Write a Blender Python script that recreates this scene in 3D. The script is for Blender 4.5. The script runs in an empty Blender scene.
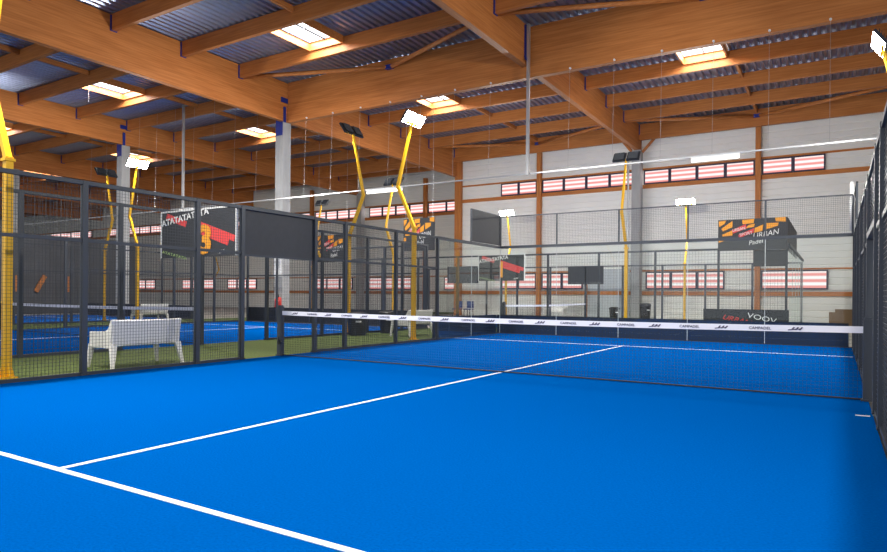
import bpy, math, random
from mathutils import Vector, Matrix
random.seed(4)
S = bpy.context.scene
C = S.collection
PI = math.pi

# ---------------------------------------------------------------- camera
cam_d = bpy.data.cameras.new('camera'); cam = bpy.data.objects.new('camera', cam_d); C.objects.link(cam)
YAW, ROLL, FPX = 0.5515, 0.0082, 639.0
F = Vector((-math.sin(YAW), math.cos(YAW), 0)); R = Vector((math.cos(YAW), math.sin(YAW), 0)); U = Vector((0, 0, 1))
R2 = R * math.cos(ROLL) + U * math.sin(ROLL); U2 = -R * math.sin(ROLL) + U * math.cos(ROLL)
CAM = Vector((4.66, -9.36, 1.242))
M = Matrix((R2, U2, -F)).transposed().to_4x4(); M.translation = CAM
cam.matrix_world = M
cam_d.sensor_width = 36; cam_d.lens = 36 * FPX / 887; cam_d.shift_y = 19.9 / 887
cam_d.clip_start = 0.05; cam_d.clip_end = 300
S.camera = cam

# ---------------------------------------------------------------- world, daylight and exposure
W = bpy.data.worlds.new('world'); S.world = W; W.use_nodes = True
bg = W.node_tree.nodes['Background']; bg.inputs[0].default_value = (0.93, 0.96, 1, 1); bg.inputs[1].default_value = .95
S.view_settings.view_transform = 'Standard'; S.view_settings.look = 'None'
S.view_settings.exposure = 0.13; S.view_settings.gamma = 1; S.view_settings.use_curve_mapping = False
S.cycles.use_denoising = True
S.cycles.max_bounces = 7; S.cycles.diffuse_bounces = 4; S.cycles.glossy_bounces = 3; S.cycles.transparent_max_bounces = 40
S.cycles.sample_clamp_indirect = 8; S.cycles.caustics_reflective = False; S.cycles.caustics_refractive = False
P_FLOOD, P_SKY, P_WIN = 520.0, 260.0, 60.0

def area_light(name, loc, direction, sx, sy, power, col=(1, 1, 1), spread=PI):
    l = bpy.data.lights.new(name, 'AREA'); l.shape = 'RECTANGLE'; l.size = sx; l.size_y = sy
    l.energy = power; l.color = col; l.spread = spread
    o = bpy.data.objects.new(name, l); C.objects.link(o); o.location = loc
    o.rotation_euler = Vector(direction).to_track_quat('-Z', 'Y').to_euler()
    return o

# ---------------------------------------------------------------- materials
def mat(name, col, rough=0.6, metal=0.0, var=0.0, scale=4.0, bump=0.0, stretch=(1, 1, 1), col2=None, spec=0.5, detail=3):
    m = bpy.data.materials.new(name); m.use_nodes = True
    nt = m.node_tree; b = nt.nodes['Principled BSDF']
    b.inputs['Roughness'].default_value = rough; b.inputs['Metallic'].default_value = metal
    b.inputs['Specular IOR Level'].default_value = spec
    b.inputs['Base Color'].default_value = (*col, 1)
    if var or bump or col2:
        tc = nt.nodes.new('ShaderNodeTexCoord'); mp = nt.nodes.new('ShaderNodeMapping')
        mp.inputs['Scale'].default_value = stretch
        n = nt.nodes.new('ShaderNodeTexNoise'); n.inputs['Scale'].default_value = scale; n.inputs['Detail'].default_value = detail
        nt.links.new(tc.outputs['Object'], mp.inputs[0]); nt.links.new(mp.outputs[0], n.inputs['Vector'])
        c2 = col2 or tuple(max(0, c * (1 - var)) for c in col); c1 = col if col2 else tuple(min(1, c * (1 + var)) for c in col)
        mx = nt.nodes.new('ShaderNodeMix'); mx.data_type = 'RGBA'
        rp = nt.nodes.new('ShaderNodeMapRange'); rp.inputs[1].default_value = .3; rp.inputs[2].default_value = .7
        nt.links.new(n.outputs[0], rp.inputs[0]); nt.links.new(rp.outputs[0], mx.inputs[0])
        mx.inputs[6].default_value = (*c1, 1); mx.inputs[7].default_value = (*c2, 1)
        nt.links.new(mx.outputs[2], b.inputs['Base Color'])
        if bump:
            bp = nt.nodes.new('ShaderNodeBump'); bp.inputs['Strength'].default_value = bump; bp.inputs['Distance'].default_value = .02
            nt.links.new(n.outputs[0], bp.inputs['Height']); nt.links.new(bp.outputs[0], b.inputs['Normal'])
    return m

def emis(name, col, s):
    m = bpy.data.materials.new(name); m.use_nodes = True; nt = m.node_tree
    nt.nodes.remove(nt.nodes['Principled BSDF']); e = nt.nodes.new('ShaderNodeEmission')
    e.inputs[0].default_value = (*col, 1); e.inputs[1].default_value = s
    nt.links.new(e.outputs[0], nt.nodes['Material Output'].inputs[0]); return m

def glass_mat():
    m = bpy.data.materials.new('clear_glass'); m.use_nodes = True; nt = m.node_tree
    nt.nodes.remove(nt.nodes['Principled BSDF'])
    t = nt.nodes.new('ShaderNodeBsdfTransparent'); t.inputs[0].default_value = (.95, .975, .965, 1)
    g = nt.nodes.new('ShaderNodeBsdfGlossy'); g.inputs['Roughness'].default_value = .0; g.inputs[0].default_value = (1, 1, 1, 1)
    f = nt.nodes.new('ShaderNodeFresnel'); f.inputs[0].default_value = 1.38
    x = nt.nodes.new('ShaderNodeMixShader')
    mn = nt.nodes.new('ShaderNodeMath'); mn.operation = 'MINIMUM'; mn.inputs[1].default_value = .13
    nt.links.new(f.outputs[0], mn.inputs[0]); nt.links.new(mn.outputs[0], x.inputs[0]); nt.links.new(t.outputs[0], x.inputs[1]); nt.links.new(g.outputs[0], x.inputs[2])
    nt.links.new(x.outputs[0], nt.nodes['Material Output'].inputs[0]); return m

def wood_mat(name, along):
    # glued laminated spruce: long grain along the beam, thin laminations over its depth
    m = bpy.data.materials.new(name); m.use_nodes = True; nt = m.node_tree; b = nt.nodes['Principled BSDF']
    b.inputs['Roughness'].default_value = .55; b.inputs['Specular IOR Level'].default_value = .3
    tc = nt.nodes.new('ShaderNodeTexCoord'); mp = nt.nodes.new('ShaderNodeMapping')
    mp.inputs['Scale'].default_value = {'x': (.35, 6, 6), 'y': (6, .35, 6), 'z': (6, 6, .35)}[along]
    n = nt.nodes.new('ShaderNodeTexNoise'); n.inputs['Scale'].default_value = 2.2; n.inputs['Detail'].default_value = 5
    nt.links.new(tc.outputs['Object'], mp.inputs[0]); nt.links.new(mp.outputs[0], n.inputs['Vector'])
    r = nt.nodes.new('ShaderNodeValToRGB'); e = r.color_ramp.elements
    e[0].position = .3; e[0].color = (.44, .145, .034, 1); e[1].position = .7; e[1].color = (.60, .225, .062, 1)
    nt.links.new(n.outputs[0], r.inputs[0])
    w = nt.nodes.new('ShaderNodeTexWave'); w.wave_type = 'BANDS'; w.bands_direction = 'X' if along == 'z' else 'Z'; w.inputs['Scale'].default_value = 3.9
    w.inputs['Distortion'].default_value = 0
    nt.links.new(tc.outputs['Object'], w.inputs['Vector'])
    mr = nt.nodes.new('ShaderNodeMapRange'); mr.inputs[1].default_value = 0; mr.inputs[2].default_value = .12
    mr.inputs[3].default_value = .86; mr.inputs[4].default_value = 1.0
    nt.links.new(w.outputs[1], mr.inputs[0])
    mx = nt.nodes.new('ShaderNodeMix'); mx.data_type = 'RGBA'; mx.blend_type = 'MULTIPLY'; mx.inputs[0].default_value = 1
    nt.links.new(r.outputs[0], mx.inputs[6]); nt.links.new(mr.outputs[0], mx.inputs[7])
    nt.links.new(mx.outputs[2], b.inputs['Base Color']); return m

def stripe_pane_mat():
    # daylight through milky glazing with red film bands: the bands follow the pane's own height
    m = bpy.data.materials.new('red_banded_pane'); m.use_nodes = True; nt = m.node_tree
    nt.nodes.remove(nt.nodes['Principled BSDF'])
    tc = nt.nodes.new('ShaderNodeTexCoord'); sp = nt.nodes.new('ShaderNodeSeparateXYZ'); r = nt.nodes.new('ShaderNodeValToRGB')
    nt.links.new(tc.outputs['Generated'], sp.inputs[0]); nt.links.new(sp.outputs[2], r.inputs[0])
    el = r.color_ramp.elements
    red = (.88, .33, .31, 1); wh = (1.0, .86, .85, 1); wh2 = (1.0, .97, .97, 1)
    stops = [(0, red), (.12, red), (.19, wh2), (.31, wh2), (.38, red), (.5, red), (.57, wh2), (.68, wh2), (.76, red), (.86, red), (.93, wh), (1, wh)]
    el[0].position, el[0].color = stops[0]; el[1].position, el[1].color = stops[-1]
    for p, c in stops[1:-1]:
        q = el.new(p); q.color = c
    e = nt.nodes.new('ShaderNodeEmission'); e.inputs[1].default_value = 1.0
    nt.links.new(r.outputs[0], e.inputs[0]); nt.links.new(e.outputs[0], nt.nodes['Material Output'].inputs[0]); return m

WX, WY, WZ = wood_mat('glulam_along_x', 'x'), wood_mat('glulam_along_y', 'y'), wood_mat('timber_post', 'z')
BLUE = mat('blue_turf', (0.0, .083, .35), .9, var=.12, scale=60, bump=.25, spec=.0, detail=6)
GREEN = mat('green_turf', (.095, .125, .035), .9, var=.3, scale=25, bump=.3, spec=.1, detail=6)
CONC_F = mat('hall_floor_concrete', (.3, .27, .23), .7, var=.12, scale=2)
LINE = mat('white_line_turf', (.85, .87, .9), .8)
STEEL = mat('anthracite_steel', (.045, .052, .065), .45, .3, spec=.5)
WIRE = mat('anthracite_wire', (.05, .055, .065), .4, .5)
BLACKNET = mat('black_netting', (.012, .014, .02), .7)
TAPE = mat('white_tape', (.82, .8, .86), .6)
NAVY = mat('navy_vinyl', (.004, .014, .05), .5)
DARK = mat('dark_vinyl', (.03, .032, .038), .6, var=.1, scale=9)
BLACKB = mat('black_vinyl', (.008, .01, .016), .5)
CONC = mat('concrete', (.36, .36, .36), .8, var=.12, scale=3, stretch=(1, 1, .4))
DECK = mat('galvanised_deck', (.29, .35, .50), .32, .75, var=.06, scale=3)  # blue in the base colour stands in for light bounced off the turf
WALLM = mat('white_cladding', (.83, .825, .79), .5, var=.03, scale=.7)
DWALL = mat('dark_partition', (.07, .072, .08), .6, var=.15, scale=1.2)
YEL = mat('yellow_paint', (.78, .42, .006), .4, var=.04, scale=3)
BLUEST = mat('blue_steel', (.012, .03, .25), .45, .2)
GALV = mat('galvanised_tube', (.55, .56, .57), .35, .7)
WHITE = mat('white_plastic', (.82, .79, .76), .4)
WHITEM = mat('white_metal', (.8, .8, .8), .4)
GLASS = glass_mat()
LAMP = emis('led_lens', (1, .98, .93), 45)
TUBE = emis('tube_glow', (1, .93, .82), 3.5)
SKYP = emis('skylight_glow', (.93, .96, 1), 3.2)
PANE = stripe_pane_mat()
FRAME = mat('purple_navy_frame', (.03, .02, .06), .5)
ORANGE = mat('orange_print', (.9, .36, .02), .6)
REDP = mat('red_print', (.75, .06, .06), .6)
WPRINT = mat('white_print', (.85, .85, .85), .6)
GPRINT = mat('green_print', (.45, .62, .25), .6)
KEDGE = mat('pale_joint', (.62, .66, .66), .35)
BIN = mat('black_plastic', (.012, .012, .014), .45)
INK = mat('dark_print', (.06, .05, .1), .6)
REDEX = mat('red_enamel', (.7, .03, .02), .35)
HEADM = mat('lamp_housing', (.03, .035, .045), .5, .4)

# ---------------------------------------------------------------- mesh helpers
class MB:
    def __init__(s): s.v = []; s.f = []; s.sm = False
    def quad(s, a, b, c, d):
        n = len(s.v); s.v += [tuple(a), tuple(b), tuple(c), tuple(d)]; s.f.append((n, n + 1, n + 2, n + 3))
    def box(s, x0, x1, y0, y1, z0, z1):
        n = len(s.v)
        s.v += [(x, y, z) for z in (z0, z1) for x, y in ((x0, y0), (x1, y0), (x1, y1), (x0, y1))]
        s.f += [tuple(n + i for i in q) for q in ((3, 2, 1, 0), (4, 5, 6, 7), (0, 1, 5, 4), (1, 2, 6, 5), (2, 3, 7, 6), (3, 0, 4, 7))]
        return s
    def cbox(s, x, y, z, a, b, c): return s.box(x - a / 2, x + a / 2, y - b / 2, y + b / 2, z - c / 2, z + c / 2)
    def bar(s, p, q, a, b, ref=(0, 0, 1), a2=None, b2=None):
        p, q = Vector(p), Vector(q); d = (q - p).normalized(); r = Vector(ref)
        if abs(d.dot(r)) > .95: r = Vector((0, 1, 0))
        u = d.cross(r).normalized(); w = u.cross(d); n = len(s.v)
        for c, (aa, bb) in ((p, (a, b)), (q, (a2 or a, b2 or b))):
            for i, j in ((-1, -1), (1, -1), (1, 1), (-1, 1)): s.v.append(tuple(c + u * i * aa / 2 + w * j * bb / 2))
        s.f += [tuple(n + i for i in t) for t in ((3, 2, 1, 0), (4, 5, 6, 7), (0, 1, 5, 4), (1, 2, 6, 5), (2, 3, 7, 6), (3, 0, 4, 7))]
        return s
    def tube(s, p, q, r, k=8, r2=None):
        p, q = Vector(p), Vector(q); d = (q - p).normalized(); e = Vector((0, 0, 1)) if abs(d.z) < .9 else Vector((0, 1, 0))
        u = d.cross(e).normalized(); w = u.cross(d); n = len(s.v)
        for c, rr in ((p, r), (q, r2 or r)):
            for i in range(k):
                t = 2 * PI * i / k; s.v.append(tuple(c + (u * math.cos(t) + w * math.sin(t)) * rr))
        for i in range(k): s.f.append((n + i, n + (i + 1) % k, n + k + (i + 1) % k, n + k + i))
        s.f += [tuple(n + i for i in range(k - 1, -1, -1)), tuple(n + k + i for i in range(k))]
        return s
    def lathe(s, prof, cx=0, cy=0, k=20):
        n = len(s.v)
        for r, z in prof:
            for i in range(k):
                t = 2 * PI * i / k; s.v.append((cx + r * math.cos(t), cy + r * math.sin(t), z))
        for j in range(len(prof) - 1):
            for i in range(k): s.f.append((n + j * k + i, n + j * k + (i + 1) % k, n + (j + 1) * k + (i + 1) % k, n + (j + 1) * k + i))
        s.f += [tuple(n + i for i in range(k - 1, -1, -1)), tuple(n + (len(prof) - 1) * k + i for i in range(k))]
        return s
    def prism(s, pts, n0, n1):
        # closed outline pts (3D, on one plane) swept by the vector n1
        n = len(s.v); k = len(pts); o = Vector(n0); d = Vector(n1)
        s.v += [tuple(Vector(p) + o) for p in pts] + [tuple(Vector(p) + o + d) for p in pts]
        s.f += [tuple(range(n, n + k)), tuple(range(n + 2 * k - 1, n + k - 1, -1))]
        for i in range(k): s.f.append((n + (i + 1) % k, n + i, n + k + i, n + k + (i + 1) % k))
        return s
    def build(s, name, m, parent=None, bevel=0, smooth=False):
        o0 = parent_loc(parent)
        me = bpy.data.meshes.new(name); me.from_pydata([(x - o0[0], y - o0[1], z - o0[2]) for x, y, z in s.v], [], s.f)
        me.materials.append(m)
        if smooth: me.polygons.foreach_set('use_smooth', [True] * len(me.polygons))
        me.update()
        o = bpy.data.objects.new(name, me); C.objects.link(o)
        if parent: o.parent = parent
        if bevel:
            b = o.modifiers.new('bevel', 'BEVEL'); b.width = bevel; b.segments = 2; b.limit_method = 'ANGLE'
        return o

def parent_loc(p):
    l = Vector((0, 0, 0))
    while p is not None:
        l += p.location; p = p.parent
    return l

def tag(o, label=None, cat=None, group=None, kind=None):
    if label: o['label'] = label
    if cat: o['category'] = cat
    if group: o['group'] = group
    if kind: o['kind'] = kind
    return o

def thing(name, label, cat, loc=(0, 0, 0), group=None):
    o = bpy.data.objects.new(name, None); C.objects.link(o); o.location = loc; o.empty_display_size = .2
    return tag(o, label, cat, group)

def copy_tree(o, parent=None):
    c = o.copy(); C.objects.link(c); c.parent = parent
    for ch in list(o.children): copy_tree(ch, c)
    return c

def text(s, size, origin, udir, vdir, thick=.004, shear=0.0, width=None, bold=.0):
    """lettering as mesh vertices: baseline starts at origin, runs along udir, rises along vdir"""
    cu = bpy.data.curves.new('lettering', 'FONT'); cu.body = s; cu.size = size; cu.extrude = thick / 2; cu.shear = shear; cu.resolution_u = 3; cu.offset = size * bold
    o = bpy.data.objects.new('lettering', cu); C.objects.link(o)
    dg = bpy.context.evaluated_depsgraph_get(); me = bpy.data.meshes.new_from_object(o.evaluated_get(dg))
    bpy.data.objects.remove(o); u, v = Vector(udir).normalized(), Vector(vdir).normalized(); n = u.cross(v); og = Vector(origin)
    k = 1.0
    if width:
        xs = [a.co.x for a in me.vertices]; k = width / (max(xs) - min(xs))
    vs = [tuple(og + u * a.co.x * k + v * a.co.y + n * a.co.z) for a in me.vertices]; fs = [tuple(p.vertices) for p in me.polygons]
    bpy.data.meshes.remove(me); return vs, fs

def add_text(mb, *a, **k):
    vs, fs = text(*a, **k); n = len(mb.v); mb.v += vs; mb.f += [tuple(n + i for i in f) for f in fs]; return mb

def proj(p):
    d = Vector(p) - CAM; z = d.dot(F)
    if z < .2: return None
    return 443.5 + FPX * d.dot(R2) / z, 295.9 - FPX * d.dot(U2) / z

def seen(p, q, n=14, m=40):
    for i in range(n + 1):
        t = i / n; a = proj([p[k] + (q[k] - p[k]) * t for k in range(3)])
        if a and -m < a[0] < 887 + m and -m < a[1] < 552 + m: return True
    return False

# ---------------------------------------------------------------- floor and walls
def struct(name, mb, m):
    return tag(mb.build(name, m), kind='structure')
struct('floor', MB().box(-99, 13, -14, 36, -.12, -.03), CONC_F)
struct('floor', MB().box(-8.75, -5.02, -14, 36, -.03, -.002), GREEN)
struct('floor', MB().box(-22.4, -18.75, -14, 36, -.03, -.002), GREEN)

def ribbed_wall(name, x0, x1, y, z0, z1, m):
    mb = MB(); z = z0; pitch = .33
    while z < z1:
        zz = min(z + pitch, z1); a = min(z + .05, zz)
        mb.quad((x0, y + .03, z), (x1, y + .03, z), (x1, y, a), (x0, y, a))
        mb.quad((x0, y, a), (x1, y, a), (x1, y, max(a, zz - .03)), (x0, y, max(a, zz - .03)))
        mb.quad((x0, y, max(a, zz - .03)), (x1, y, max(a, zz - .03)), (x1, y + .03, zz), (x0, y + .03, zz)); z = zz
    mb.box(x0, x1, y + .031, y + .2, z0, z1)
    return struct(name, mb, m)
ribbed_wall('wall_back', -17, 13, 27.7, -.03, 11.0, WALLM)
ribbed_wall('wall_back', -98, -17.2, 32.5, -.03, 11.0, WALLM)
struct('wall_side', MB().box(-17.2, -17.0, 27.95, 32.5, -.03, 11), WALLM)
struct('wall_right', MB().box(12.8, 13, -14, 27.7, -.03, 11), WALLM)
struct('wall_left', MB().box(-98.2, -98, -14, 32.7, -.03, 11), DWALL)
tag(MB().box(-36.2, -36, -6, 17, -.03, 4.7).build('partition_wall', DWALL), kind='structure')

# timber rails along the back walls
n_trim = 0
def trim(mb, m=WX):
    global n_trim; n_trim += 1
    struct('trim_%d' % n_trim, mb, m)
for z0, z1, dp in ((1.38, 1.6, .12), (2.72, 2.8, .06), (7.45, 7.66, .12), (8.5, 8.6, .06)):
    trim(MB().box(-16.8, 12.8, 27.69 - dp, 27.69, z0, z1)); trim(MB().box(-97.9, -17.3, 32.49 - dp, 32.49, z0, z1))

# strip windows: each window is one framed unit with its own banded pane
nw = 0
def strip_window(x0, x1, y, z0, z1, stripe=True):
    global nw; nw += 1
    fr = MB(); t = .07
    fr.box(x0, x1, y - .1, y, z0, z0 + t).box(x0, x1, y - .1, y, z1 - t, z1).box(x0, x0 + t, y - .1, y, z0 + t, z1 - t).box(x1 - t, x1, y - .1, y, z0 + t, z1 - t)
    f = struct('window_%d' % nw, fr, FRAME)
    MB().box(x0 + t, x1 - t, y - .06, y - .02, z0 + t, z1 - t).build('pane', PANE, f)
ZU, ZL = (7.68, 8.48), (1.72, 2.7)
def run(x0, x1, n, y, z):
    w = (x1 - x0) / n
    for i in range(n): strip_window(x0 + i * w + .01, x0 + (i + 1) * w - .01, y, *z)
WA, WB = 27.68, 32.48
run(1.3, 4.15, 2, WA, ZU); run(-4.75, .98, 4, WA, ZU); run(-10.95, -5.3, 4, WA, ZU); run(-13.8, -11.3, 2, WA, ZU)
run(1.3, 4.3, 1, WA, ZL); run(-4.6, -.45, 3, WA, ZL); run(-10.95, -8.3, 2, WA, ZL); run(-13.8, -11.3, 2, WA, ZL)
run(-22.5, -17.5, 3, WB, ZU); run(-28.3, -22.9, 4, WB, ZU); run(-34.3, -29.2, 4, WB, ZU); run(-40.6, -34.8, 4, WB, ZU)
run(-52.5, -43, 5, WB, ZU); run(-65.5, -56, 5, WB, ZU); run(-78, -69, 4, WB, ZU)
run(-21, -18.5, 2, WB, ZL); run(-28.3, -24, 3, WB, ZL); run(-34.3, -30, 3, WB, ZL); run(-45.6, -41.6, 3, WB, ZL); run(-52.5, -47.5, 3, WB, ZL); run(-62, -57, 3, WB, ZL)
for y, a, b in ((WA, -13.8, 4.3), (WB, -34, -18), (WB, -62, -38)):
    for z in (ZU[0] + .4,):
        area_light('window_daylight', ((a + b) / 2, y - .25, z), (0, -1, -.25), b - a, .7, P_WIN * (b - a) / 18, (1, .93, .93))
# plain sectional door panel to the left of the concrete column
d = struct('door_1', MB().box(-8.0, -5.5, 27.6, 27.67, -.02, 2.9), mat('grey_door', (.5, .53, .57), .5, var=.03, scale=2))
MB().box(-8.12, -8.0, 27.55, 27.68, -.02, 3.0).build('door_frame', WZ, d)

# ---------------------------------------------------------------- roof
ROOF = 11.0
XB = [7.2, -5.0, -17.1, -29.6, -42.2, -54.6, -67.0, -79.4, -91.8]
ROWS = [-7.8, -4.95, -2.1, .75, 3.6, 6.4, 9.2, 12.0, 15.0, 18.0, 21.0, 24.0, 27.1, 30.0]
SKY = []                                                # (x0, x1, y0, y1)
for i in range(7):
    c = (XB[i] + XB[i + 1]) / 2 - 1.0
    for a, b in ((6.52, 9.08), (15.12, 17.88)): SKY.append((c - .85, c + .85, a, b))
mb = MB(); pitch = .3; H = .075
ya, yb_ = -14.0, 32.6
cuts = sorted({ya, yb_} | {s[2] for s in SKY} | {s[3] for s in SKY})
for y0, y1 in zip(cuts[:-1], cuts[1:]):
    holes = [(s[0], s[1]) for s in SKY if s[2] <= y0 + 1e-6 and s[3] >= y1 - 1e-6]
    x = -98.0
    while x < 13:
        xc = x + pitch / 2
        if not any(h0 < xc < h1 for h0, h1 in holes):
            pr = [(x, 0), (x + .11, 0), (x + .15, H), (x + .26, H), (x + .3, 0)]
            for (xa, za), (xb, zb) in zip(pr[:-1], pr[1:]):
                mb.quad((xa, y0, ROOF + za), (xa, y1, ROOF + za), (xb, y1, ROOF + zb), (xb, y0, ROOF + zb))
        x += pitch
struct('ceiling', mb, DECK)

sky_names = {(0, 0): 'over the near half right of the crossing beams', (0, 1): 'beyond the big crossbeam, right of centre and largest in view', (1, 0): 'on the near side of the big crossbeam, left of centre',
             (1, 1): 'beyond the big crossbeam above the lit floodlight', (2, 0): 'over the neighbouring court with a cord hanging from it', (2, 1): 'beside the concrete column top on its left'}
for k, (x0, x1, y0, y1) in enumerate(SKY):
    i, j = divmod(k, 2)
    if not seen((x0, y0, ROOF), (x1, y1, ROOF), m=10): continue
    lab = sky_names.get((i, j), 'far left, %s bay, %s row' % ({3: 'fourth', 4: 'fifth', 5: 'sixth', 6: 'seventh'}.get(i), ('near', 'far')[j]))
    t = thing('roof_skylight', 'white roof skylight ' + lab, 'skylight', ((x0 + x1) / 2, (y0 + y1) / 2, ROOF), 'skylights in the metal roof')
    cb = MB(); w = .06; zb, zt = ROOF - .28, ROOF + .10
    cb.box(x0, x1, y0, y0 + w, zb, zt).box(x0, x1, y1 - w, y1, zb, zt).box(x0, x0 + w, y0 + w, y1 - w, zb, zt).box(x1 - w, x1, y0 + w, y1 - w, zb, zt)
    cb.build('curb', WX, t)
    p = MB().box(x0 + w, x1 - w, y0 + w, y1 - w, zt - .05, zt - .02).build('glazing', SKYP, t)
    g = MB(); xm = (x0 + x1) / 2; ym = (y0 + y1) / 2
    g.cbox(xm, ym, zt - .09, .03, y1 - y0 - .15, .05); g.build('glazing_bar', STEEL, t); MB().cbox(xm, ym, zt - .13, x1 - x0 - .15, .03, .03).build('glazing_bar', STEEL, t)
    if (i, j) == (2, 0):
        MB().tube((xm + .1, y0 + .3, zt - .1), (xm + .1, y0 + .3, ROOF - 1.1), .012, 5).tube((xm + .25, y0 + .35, zt - .1), (xm + .1, y0 + .3, ROOF - .7), .01, 5).build('cord', WHITEM, t)
    area_light('skylight_daylight', (xm, ym, ROOF - .02), (0, 0, -1), x1 - x0 - .2, y1 - y0 - .2, P_SKY, (.95, .97, 1))

# long deep beams along the hall, columns under them
names_A = {0: None, 1: 'thick glulam roof beam running away above the blue court and ending at the wall column', 2: 'deepest glulam roof beam at upper left landing on the near concrete column',
           3: 'glulam roof beam over the neighbouring court, landing on the column behind the lit floodlight', 4: 'glulam roof beam in the dim left part of the hall', 5: 'glulam roof beam at the dark left end, next to last in view', 6: 'glulam roof beam at the very far left end'}
depth = {1: 1.45, 2: 1.8, 3: 1.4, 4: 1.5, 5: 1.5, 6: 1.5}
for i, x in enumerate(XB[1:7], 1):
    zb = ROOF - depth[i]; y1 = 27.6 if x > -10 else 32.4
    t = thing('glulam_beam', names_A[i], 'beam', (x, 12, zb), 'long glulam beams of the roof')
    if i == 1:    # two lengths meeting at the crossbeam
        MB().box(x - .12, x + .12, -13, 11.87, zb, ROOF - .02).build('beam_body', WY, t); MB().box(x - .12, x + .12, 12.13, y1, zb, ROOF - .02).build('beam_body', WY, t)
    else:
        MB().box(x - .12, x + .12, -13, y1, zb, ROOF - .02).build('beam_body', WY, t)
    if i in (1,):
        pl = MB(); pl.cbox(x + .15, 11.6, 10.35, .05, .22, 1.15); pl.cbox(x + .19, 11.6, 9.72, .04, .34, .12); pl.cbox(x + .19, 11.6, 10.0, .06, .1, .5)
        pl.build('steel_bracket', BLUEST, t)
    if i in (2, 3):
        pl = MB(); pl.cbox(x + .14, 11.75, zb + .95, .04, .45, .22); pl.cbox(x + .14, 11.75, zb + .3, .04, .14, .7); pl.build('steel_bracket', BLUEST, t)
# cross beam carrying the middle of the roof between the columns
t = thing('glulam_crossbeam', 'massive glulam crossbeam spanning the court from the near column out of frame right', 'beam', (-5, 12, 9.15))
MB().box(-16.88, 9.5, 11.88, 12.12, 9.15, ROOF - .02).build('beam_body', WX, t)
for k in range(-9, 6):
    MB().tube((-1.74 + 1.55 * k, 11.82, 9.2), (-1.74 + 1.55 * k, 11.88, 9.2), .035, 8).build('cable_eye', WHITEM, t)

# purlins hung between the long beams
bay_l = ['right of the beam over the court', 'between the near column and wall column', 'left of the near concrete column',
         'behind the left lit floodlight', 'in the dim bay at far left', 'two bays farther left than the lit floodlight', 'in the next to last bay at far left', 'in the last bay at far left']
ords = ['first', 'second', 'third', 'fourth', 'fifth', 'sixth', 'seventh', 'eighth', 'ninth', 'tenth', 'eleventh', 'twelfth', 'thirteenth']
n_purlin = 0
for i in range(7):
    xr, xl = XB[i] - .12, XB[i + 1] + .12
    rows = [y for y in ROWS if not (y == 12.0 and i < 2) and not (y > 28 and i < 2)]
    k = 0
    for y in reversed(rows):
        if not seen((xl, y, 10.7), (xr, y, 10.7), m=20): continue
        t = thing('roof_purlin', 'glulam purlin %s, %s from the back wall' % (bay_l[i], ords[k]), 'purlin', ((xl + xr) / 2, y, 10.42), 'purlins under the metal roof deck'); k += 1; n_purlin += 1
        MB().box(xl, xr, y - .08, y + .08, 10.42 if y != 27.1 else 10.1, ROOF - .03 + .02).build('purlin_body', WX, t)
        for xx in (xl, xr):
            s_ = 1 if xx == xl else -1; MB().box(min(xx, xx + s_ * .05), max(xx, xx + s_ * .05), y - .12, y + .12, 10.40, 10.95).build('joist_hanger', BLUEST, t)
        yn = {27.1: 24, 24: 21, 21: 18, 18: 15, 15: 12, 12: 9.2, 9.2: 6.4, 6.4: 3.6, 3.6: .75}.get(y)
        if yn is not None and not (i < 5 and y in (9.2, 18.0)):
            xm = (xl + xr) / 2; MB().box(xm - .05, xm + .05, yn + .09, y - .09, 10.78, 10.98).build('noggin', WY, t)
# round timber wind braces meeting at mid bay
brace_l = {(1, 9.2, 0): 'left of centre, running up to the long beam over the court', (1, 9.2, 1): 'left of centre, running back to the near column beam',
           (0, 9.2, 0): 'at the top edge right of centre, its right half', (0, 9.2, 1): 'at the top edge right of centre, its left half',
           (0, 24, 0): 'at upper right by the back wall, right half', (0, 24, 1): 'by the back wall, reaching the wall column',
           (1, 24, 0): 'by the back wall left of the column, right half', (1, 24, 1): 'by the back wall left of the column, left half'}
for i in range(2):
    xm = (XB[i] + XB[i + 1]) / 2
    for y, ym in ((9.2, 11.8), (24.0, 27.0)):
        for j, xe in enumerate((XB[i] - .12, XB[i + 1] + .12)):
            p, q = (xe, y + .12, 10.5), (xm, ym, 10.62)
            if not seen(p, q): continue
            t = thing('wind_brace', 'round timber wind brace ' + brace_l[(i, y, j)], 'brace', q, 'wind braces under the roof')
            MB().tube(p, (xm + (.12 if j == 0 else -.12), ym - .03, 10.62), .085, 10).build('brace_pole', WX, t, smooth=True)
            MB().cbox(xm + (.08 if j == 0 else -.08), ym - .02, 10.62, .16, .18, .16).build('end_shoe', BLUEST, t)

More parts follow.
